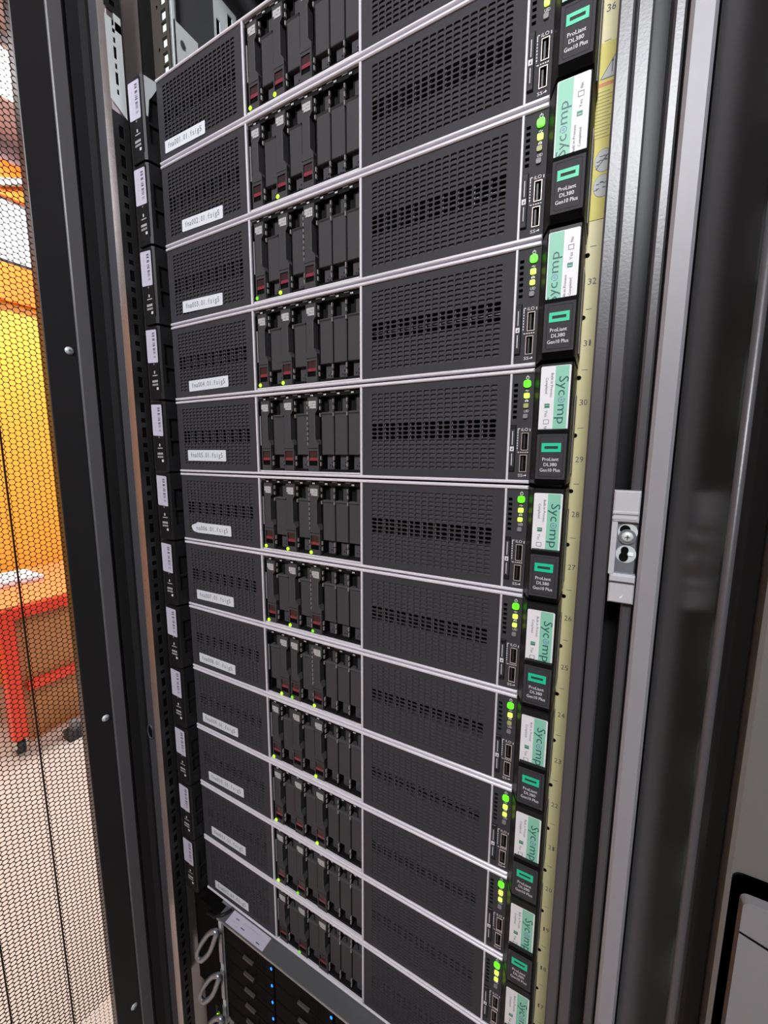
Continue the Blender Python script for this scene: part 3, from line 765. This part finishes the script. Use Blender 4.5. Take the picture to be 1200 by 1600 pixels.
def m_tab():
    b = MB(); b.box(0.4117, 0.4163, -0.0016, 0.0, -0.0785, -0.0424, 'black', 0.0006)
    b.quad((0, -0.00166, 0), X, Z, 0.4124, 0.4157, -0.0748, -0.0460, 'panel')
    for z0, z1 in ((0.0472, 0.0578), (0.0645, 0.0738)): b.quad((0, -0.00172, 0), X, Z, 0.4136, 0.4141, -z1, -z0, 'print')
    b.quad((0, -0.00172, 0), X, Z, 0.4123, 0.4152, -0.0628, -0.0592, 'print')
    b.quad((0, -0.00178, 0), X, Z, 0.4133, 0.4143, -0.0620, -0.0610, 'inkd'); b.quad((0, -0.00178, 0), X, Z, 0.4139, 0.4143, -0.0612, -0.0601, 'inkd')
    return b
ME['tab'] = m_tab().mesh('pull_tab')
def m_btn(x, z, w_, h_, mt, t=0.0012, r=0.0008):
    b = MB(); b.prism(rrect(x - w_ / 2, x + w_ / 2, -z - h_ / 2, -z + h_ / 2, r, 3)[::-1], -t, 0.001, mt); return b
ME['power'] = m_btn(0.4228, 0.0118, 0.0054, 0.0054, 'pwr', 0.0014, 0.0018).mesh('power_button')
ME['health'] = m_btn(0.4228, 0.0206, 0.0040, 0.0038, 'lime').mesh('health_light')
ME['nic'] = m_btn(0.4226, 0.0281, 0.0036, 0.0034, 'lime').mesh('network_light')
ME['nico'] = m_btn(0.4226, 0.0281, 0.0036, 0.0034, 'limeo').mesh('network_light')
ME['uid'] = m_btn(0.4225, 0.0360, 0.0034, 0.0034, 'uid').mesh('locator_button')
def m_ear_r():
    b = MB()
    b.column([(0.4278, 0.001), (0.4282, -0.0012), (0.4332, -0.0132), (0.4345, -0.0145), (0.4545, -0.0145), (0.4555, -0.0135), (0.4555, 0.0268), (0.4295, 0.0268)], -0.0870, -0.0016, 'black')
    return b
ME['ear_r'] = m_ear_r().mesh('right_ear')
def m_badge():
    b = MB(); x0, x1 = 0.4346, 0.4545; ya, yb = -0.0146, -0.0182
    prof = [(-0.0470, ya), (-0.0478, -0.0172), (-0.0510, yb), (-0.0832, yb), (-0.0878, ya)]
    V = [(x0, y, z) for z, y in prof] + [(x1, y, z) for z, y in prof]; n = len(prof)
    for i, mt in enumerate(('black', 'deep', 'panel', 'deep')):
        b.add([V[i], V[n + i], V[n + i + 1], V[i + 1]], [(0, 1, 2, 3)], mt)
    b.add(V, [tuple(range(n)), tuple(range(2 * n - 1, n - 1, -1))], 'black')
    # engraved border
    o = rrect(0.4366, 0.4527, -0.0815, -0.0525, 0.0012, 3); i_ = rrect(0.4369, 0.4524, -0.0812, -0.0528, 0.0010, 3); k = len(o)
    b.add([(x, yb - 0.00004, z) for x, z in o] + [(x, yb - 0.00004, z) for x, z in i_], [(j, (j + 1) % k, k + (j + 1) % k, k + j) for j in range(k)], 'cage')
    return b
ME['badge'] = m_badge().mesh('badge')
def m_logo():
    b = MB(); y = -0.0184
    for q in ((0.4379, 0.4509, -0.0595, -0.0573), (0.4379, 0.4509, -0.0637, -0.0615), (0.4379, 0.4399, -0.0615, -0.0595), (0.4489, 0.4509, -0.0615, -0.0595)):
        b.slab((0, -0.0182, 0), X, Z, *q, 0.0003, 'logo')
    return b
ME['logo'] = m_logo().mesh('emblem')
def m_model():
    b = MB(); y = -0.01825
    for s, z, wd in (('ProLiant', 0.0700, 0.0108), ('DL380', 0.0738, 0.0088), ('Gen10 Plus', 0.0778, 0.0136)):
        b.text(s, (0.4443, y, -z), X, Z, 0.0024, 'print', width=wd, align='c')
        b.text(s, (0.44438, y - .00003, -z), X, Z, 0.0024, 'print', width=wd, align='c')
    return b
ME['model'] = m_model().mesh('model_text')
def m_sticker(ztop, flip):
    b = MB(); x0, x1 = 0.4343, 0.4541; zt = -ztop * mm; zb = -0.0515 if not flip else -0.0472
    o = (0, -0.0146, 0)
    b.poly(o, X, Z, [(p[0], p[1]) for p in rrect(x0, x1, zb, zt, 0.0011, 3)], 'white', 0.0002)
    o2 = Vector((0, -0.01486, 0))
    L = 0.0450
    if flip:   # text runs upwards, green band on the left
        U, Vv, org = Z, -X, Vector((0.4443, -0.01490, zt - L + 0.0005))
        b.quad(o2, X, Z, x0 + 0.0006, 0.4442, zb, zt - 0.0004, 'mint')
    else:
        U, Vv, org = -Z, X, Vector((0.4440, -0.01490, zt - 0.0005))
        b.quad(o2, X, Z, 0.4440, x1 - 0.0012, zb, zt - 0.0004, 'mint')
    def tx(s, a, h_, up, mt, wd): b.text(s, org + U * a + Vv * up, U, Vv, h_, mt, width=wd)
    s0 = -0.0010 if flip else 0.0072
    sh = -0.0055 if flip else 0.0
    tx('Syc', s0, 0.0062, 0.0026, 'teal', 0.0130); tx('mp', s0 + 0.0192, 0.0062, 0.0026, 'teal', 0.0136)
    c = org + U * (s0 + 0.0161) + Vv * 0.0048
    n = 14
    for r0, r1, a0, a1 in ((0.0017, 0.0022, 0, n), (0.0004, 0.0008, 0, n)):
        for k in range(a0, a1):
            if r0 > .001 and k == 5: continue
            p = [(r1, k), (r1, k + 1), (r0, k + 1), (r0, k)]
            b.add([c + U * q * math.cos(2 * pi * t / n) + Vv * q * math.sin(2 * pi * t / n) for q, t in p], [(0, 1, 2, 3)], 'violet')
    tx('Built in Process', 0.0045 + sh, 0.0017, -0.0028, 'ink', 0.0165); tx('Completed', 0.0075 + sh, 0.0017, -0.0062, 'ink', 0.0110)
    g = org + U * (0.0255 + sh) + Vv * (-0.0062)
    b.quad(g, U, Vv, 0, 0.0030, 0, 0.0034, 'tick')
    b.quad(g - U.cross(Vv) * -0.00003, U, Vv, 0.0010, 0.0013, 0.0005, 0.0029, 'white')
    tx('Yes', 0.0302 + sh, 0.0019, -0.0058, 'ink', 0.0046)
    g = org + U * (0.0367 + sh) + Vv * (-0.0064)
    for q in ((0, 0.0032, 0, 0.0003), (0, 0.0032, 0.0033, 0.0036), (0, 0.0003, 0, 0.0036), (0.0029, 0.0032, 0, 0.0036)): b.quad(g, U, Vv, *q, 'inkd')
    tx('No', 0.0415 + sh, 0.0019, -0.0058, 'ink', 0.0030)
    return b
def m_flange_edge():
    b = MB(); b.box(0.4558, 0.4563, 0.010, 0.0268, -0.080, -0.020, 'uid'); return b
ME['flange'] = m_flange_edge().mesh('bracket_edge')
def m_ear_l():
    b = MB()
    zt, zb = -0.0012, -0.0872
    P = [(-0.0300, 0.0268), (-0.0302, -0.0130), (-0.0290, -0.0145), (-0.0078, -0.0145), (-0.0046, -0.0125), (-0.0010, 0.0060), (-0.0008, 0.0268)]
    for i, (p, q) in enumerate(zip(P[:-1], P[1:])):
        if i == 4: continue
        V = [(p[0], p[1], zb), (q[0], q[1], zb), (q[0], q[1], zt), (p[0], p[1], zt)]
        b.add(V, [(0, 1, 2, 3)], 'black')
    n = len(P)
    for z in (zb, zt): b.add([(x, y, z) for x, y in P], [tuple(range(n))], 'black')
    p, q = Vector((*P[4], 0)), Vector((*P[5], 0)); d = (q - p); W = d.length; d.normalize()
    b.plate((P[4][0], P[4][1], zb), d, Z, W, zt - zb, [(0.0035, 0.0150, 0.0410, 0.0655), (0.0040, 0.0150, 0.0190, 0.0380)], 0.0022, 'black', wall='black', back='black')
    b.box(-0.0080, -0.0072, -0.0149, -0.013, zb + 0.008, zt - 0.003, 'cage')
    return b
ME['ear_l'] = m_ear_l().mesh('left_ear')
def m_barcode():
    b = MB(); o = (0, -0.0146, 0)
    b.poly(o, X, Z, rrect(-0.0296, -0.0093, -0.0425, -0.0040, 0.0014, 3), 'lilac', 0.0002)
    b.v = [(x, y, z + (x + 0.0293) * -0.06) for x, y, z in b.v]
    o2 = (0, -0.01487, 0)
    z = -0.0085
    rr = random.Random(3)
    for grp in range(5):
        for k in range(rr.randint(2, 5)):
            t = rr.choice((0.0005, 0.0008, 0.0012)); b.quad(o2, X, Z, -0.0175, -0.0128, z - t, z, 'inkd'); z -= t + rr.choice((0.0004, 0.0007, 0.0009))
        z -= 0.0016
    for k in range(9):
        za = -0.0110 - k * 0.0030; b.quad(o2, X, Z, -0.0240, -0.0228 + 0.0006 * (k % 2), za - 0.0016, za, 'printg')
    return b
ME['barcode'] = m_barcode().mesh('barcode_sticker')
def m_earprint():
    b = MB(); o = (0, -0.01456, 0)
    b.quad(o, X, Z, -0.0192, -0.0172, -0.0460, -0.0440, 'uid')
    b.quad(o, X, Z, -0.0190, -0.0170, -0.0562, -0.0530, 'print'); b.quad(o, X, Z, -0.0225, -0.0125, -0.0590, -0.0580, 'printg')
    for r in range(2):
        for k in range(4 if r == 0 else 5):
            x = -0.0235 + k * (0.0028 if r == 0 else 0.0023); z = -0.0640 - r * 0.0042
            b.quad(o, X, Z, x, x + (0.0022 if r == 0 else 0.0014), z - (0.0026 if r == 0 else 0.0024), z, 'printg')
    b.quad(o, X, Z, -0.0158, -0.0122, -0.0758, -0.0728, 'print')
    return b
ME['earprint'] = m_earprint().mesh('printed_symbol')

TL = {1: (10.2, 66.3, 78.3, 67.9, 12.5), 2: (31.8, 65.6, 99.6, 67.4, 12.7), 3: (24.2, 63.8, 92.8, 65.6, 12.8), 4: (26.7, 66.6, 95.4, 65.6, 12.5),
      5: (16.8, 60.7, 85.6, 61.0, 13.2), 6: (15.1, 64.8, 88.0, 63.2, 12.6), 7: (17.4, 65.0, 86.4, 64.2, 12.5), 8: (14.5, 65.4, 83.5, 66.2, 12.6),
      9: (13.4, 65.5, 82.6, 65.6, 12.6), 10: (18.5, 64.4, 87.6, 62.8, 13.0), 11: (17.5, 64.3, 86.0, 63.8, 12.9), 12: (18.1, 65.4, 86.0, 64.4, 12.6)}
def m_tape(r):
    x0, z0, x1, z1, h_ = [q * mm for q in TL[r]]
    a = Vector((x0, -0.0002, -z0)); e = Vector((x1, -0.0002, -z1)); u = (e - a).normalized(); v = Vector((-u.z, 0, u.x)) ; W = (e - a).length
    b = MB()
    pts = [(p[0], p[1]) for p in rrect(0, W, -h_, 0, 0.0008, 2)]
    if r == 6:
        pts = [(0.0035, -0.0105), (0.012, -0.0122), (0.04, -0.0124), (W - .001, -0.0128), (W, -0.0120), (W, -0.0008), (W - .001, 0), (0.030, 0.0008), (0.012, 0.0014), (0.009, -0.0004), (0.004, -0.0018), (0.0004, -0.0032), (0.0002, -0.0062)]
    b.poly(a, u, v, pts, 'label_b', 0.0004)
    st = 'fna%03d.01.fsig5' % r; pit = (W - 0.0100) / len(st)
    for i, ch in enumerate(st):
        g = text_geo(ch); k = h_ * 0.44 / 0.69; wd = (g[3] - g[2]) * k
        if r == 6 and i == 0: continue
        b.text(ch, a + u * (0.0050 + (i + .5) * pit) + v * (-h_ * 0.68) + Vector((0, -0.00045, 0)), u, v, h_ * 0.44, 'ink', width=min(wd, pit * 0.78), align='c')
    return b
LED = {1: {0: 1, 2: 1}, 2: {2: 1}, 3: {0: 2, 2: 1}, 4: {0: 1, 2: 1}, 5: {}, 6: {0: 1, 2: 1, 4: 1}, 7: {0: 1, 2: 1, 4: 2}, 8: {1: 1, 2: 2, 4: 1}, 9: {0: 1, 4: 1}, 10: {0: 1, 4: 1}, 11: {0: 1, 2: 2}, 12: {2: 2}}
STOP = {1: 4, 2: 4, 3: 1.7, 4: 4, 5: 3.2, 6: 4.9, 7: 6.7, 8: 7.0, 9: 6.6, 10: 8.0, 11: 7.4, 12: 7.4}
NICOFF = (3, 5, 8)
POS = {1: 'topmost server of the stack, cut off by the top of the frame', 12: 'lowest server, resting just above the grey lid'}
def server(r):
    n = 'fna%03d.01.fsig5' % r
    lab = 'black two-unit rack server with white name label ' + n
    if r == 6: lab += ' torn at its left end'
    if r == 8: lab += ', its first drive slot blank'
    if r == 1: lab += ', topmost of the stack'
    if r == 12: lab += ', lowest of the stack'
    t = thing('rack_server', (0, 0, -(r - 1) * SH), lab, 'server', 'rack servers stacked in the rack')
    put('chassis', ME['chassis'], t); put('top_trim', ME['trim_t'], t, label='silver top trim'); put('bottom_trim', ME['trim_b'], t, label='silver bottom trim')
    put('divider', ME['div'], t, (0.1364, 0, 0), 'silver divider'); put('divider', ME['div'], t, (0.2723, 0, 0), 'silver divider'); put('divider', ME['div3'], t, (0.4098, 0, 0), 'silver divider')
    put('vent_panel', ME['panel_l'], t, (0.0001, 0, 0)); put('vent_panel', ME['panel_r'], t, (0.2745, 0, 0))
    put('name_label', m_tape(r), t, label='white name label')
    cg = put('drive_cage', ME['cage'], t); put('cage_lip', ME['lip'], cg, label='silver cage lip')
    slots = (1, 2, 4) if r == 8 else (0, 2, 4)
    for i in range(8):
        x = S0 + i * SP
        if i in slots:
            c = put('drive_carrier', ME['carrier'], t, (x, 0, 0))
            put('release_button', ME['release'], c, label='pale grey release button'); put('handle_window', ME['window'], c, label='burgundy window')
            k = LED[r].get(i)
            if k: put('activity_light', ME['led%d' % k], c, label='glowing green light')
        else:
            c = put('drive_blank', ME['blank'], t, (x, 0, 0))
            if i - 1 in slots or i in (6, 7): put('spring_finger', ME['spring'], c, kind='stuff')
        if r in (3, 5, 6, 7, 8) and i == 4: put('spring_finger', ME['spring_t'], c, kind='stuff')
    cp = put('control_panel', ME['control'], t)
    put('power_button', ME['power'], cp, label='glowing green power button'); put('health_light', ME['health'], cp, label='lit lime health light')
    put('network_light', ME['nico' if r in NICOFF else 'nic'], cp); put('locator_button', ME['uid'], cp, label='grey locator button')
    put('usb_port', ME['usb1'], cp); put('usb_port', ME['usb2'], cp); put('printed_symbol', ME['print'], cp, label='white printed symbols')
    put('pull_tab', ME['tab'], cp)
    er = put('right_ear', ME['ear_r'], t)
    bd = put('badge', ME['badge'], t); put('emblem', ME['logo'], bd, label='green rectangular emblem'); put('model_text', ME['model'], bd, label='white model lettering')
    put('service_sticker', m_sticker(STOP[r], r <= 4), er, label='white and mint green sticker')
    put('bracket_edge', ME['flange'], er, label='bright bracket edge')
    el = put('left_ear', ME['ear_l'], t); put('barcode_sticker', ME['barcode'], el, label='lilac barcode sticker'); put('printed_symbol', ME['earprint'], el, label='white printed symbols')
for r in range(1, 13): server(r)

# bracket peeking above the top server's left ear
b = MB()
dv = Vector((0.0036, 0.0185, 0)).normalized()
b.poly((-0.0044, -0.0125, 0), dv, Z, [(0.0010, -0.0016), (0.0160, -0.0016), (0.0165, -0.0045), (0.0085, -0.0190), (0.0050, -0.0240), (0.0030, -0.0420), (0.0012, -0.0420)], 'steel', 0.0004)
b.dome((-0.0110, -0.0100, -0.0012), X, Y, 0.0032, 0.003, 'steel')
rp('ear_bracket', b, label='bright steel bracket tab by the top ear')

# ------------------------------------------------------------------ storage enclosure below the servers
en = thing('storage_enclosure', (0.2138, 0, -1.0672), 'dark storage enclosure with grey lid and blue lights below the servers', 'enclosure')
EO = Vector(en.location)
def ep(name, mb, parent=None, label=None):
    mb.v = [tuple(Vector(p) - EO) for p in mb.v]
    return put(name, mb, parent or en, label=label)
EH = 0.1760
b = MB(); b.box(0.0030, 0.4250, -0.0150, 0.60, -1.0672 - EH, -1.0690, 'encl'); ep('enclosure_body', b)
b = MB(); b.box(0.0450, 0.4250, -0.0205, 0.55, -1.0690, -1.0672, 'lid'); b.box(0.0450, 0.4250, -0.0212, -0.0203, -1.0702, -1.0674, 'alu'); ep('lid', b, label='grey steel lid')  # bright strip in front paints the highlight along the lid's edge
b = MB(); b.slab((0, 0, -1.0671), X, Y, 0.0600, 0.1300, -0.0192, -0.0025, 0.0002, 'lilac')
for i, (x, y, w_) in enumerate(((0.070, -0.008, .006), (0.068, -0.012, .010), (0.086, -0.007, .005), (0.084, -0.013, .007), (0.093, -0.0068, .014), (0.108, -0.0072, .006), (0.115, -0.0150, .006), (0.074, -0.0155, .006))):
    b.quad((0, 0, -1.06675), X, Y, x, x + w_, y - 0.0012, y, 'printg' if i % 3 else 'ink')
ep('lid_label', b, label='pale grey label on the lid')
for rrow in range(6):
    zt = -1.0722 - rrow * 0.0264
    for cc in range(4):
        x = 0.0560 + cc * 0.0950
        if x + 0.09 > 0.425: continue
        b = MB(); b.box(x, x + 0.0930, -0.0200, 0.0, zt - 0.0252, zt, 'encl', 0.001)
        for k in range(5): b.box(x + 0.062 + k * 0.004, x + 0.0635 + k * 0.004, -0.0203, -0.0198, zt - 0.020, zt - 0.005, 'deep')
        cr = ep('disk_carrier', b)
        b = MB(); b.box(x + 0.0405, x + 0.0585, -0.0235, -0.0200, zt - 0.0250 + .0012, zt - 0.0216, 'olat', 0.0006); ep('carrier_latch', b, cr, 'grey latch')
        lit = (cc == 0 or (cc == 1 and rrow in (0, 2)) or cc == 2)
        if lit:
            b = MB(); b.disc((x + 0.0905, -0.0201, zt - 0.0082), X, Z, 0.0021, 'blue', 0.0006, 10, ru=0.7); ep('activity_light', b, cr, 'blue glowing light')
# left ear bracket and looped pulls
b = MB()
b.box(-0.0280, 0.0035, -0.004, 0.004, -1.0672 - EH, -1.0690, 'encl')
b.box(0.0350, 0.0520, -0.0040, 0.010, -1.0672, -1.0666, 'zinc'); b.box(0.0490, 0.0545, -0.0220, -0.0150, -1.0672 - EH, -1.0700, 'steel')
for k in range(3): b.box(0.0485, 0.0550, -0.0235, -0.0215, -1.0740 - .062 - k * 0.0625, -1.0740 - k * 0.0625 - .012, 'zinc', 0.0006)
ep('ear_bracket', b, label='grey steel ear bracket')
for dz, top in ((0.0, 0), (-0.0735, 0), (-0.147, 0)):
    pts = [(0.0554, -1.0645), (0.0450, -1.0735), (0.0367, -1.0842), (0.0250, -1.1030), (0.0159, -1.1199), (0.0105, -1.1320), (0.0101, -1.1383), (0.0145, -1.1410), (0.0215, -1.1375), (0.0337, -1.1206), (0.0410, -1.1080), (0.0464, -1.0957), (0.0530, -1.0780), (0.0575, -1.0670)]
    b = MB(); b.tube([(x - .002, -0.030, z + dz - 0.008) for x, z in pts], 0.0034, 'zinc', 8, True)
    ep('pull_loop', b, label='looped grey metal pull')
b = MB(); b.disc((0.0395, -0.0245, -1.2335), X, Z, 0.0022, 'led', 0.0008, 10); b.box(0.036, 0.043, -0.0236, -0.0150, -1.24, -1.228, 'black')
ep('status_light', b, label='small green light')
c = MB(); c.tube([(0.012, -0.012, -1.0900), (0.026, -0.018, -1.0760), (0.040, -0.021, -1.0690), (0.052, -0.016, -1.0640), (0.058, -0.006, -1.0636)], 0.0022, 'black', 8)
put('cable', c, label='thin black cable crossing the corner of the grey lid', cat='cable')
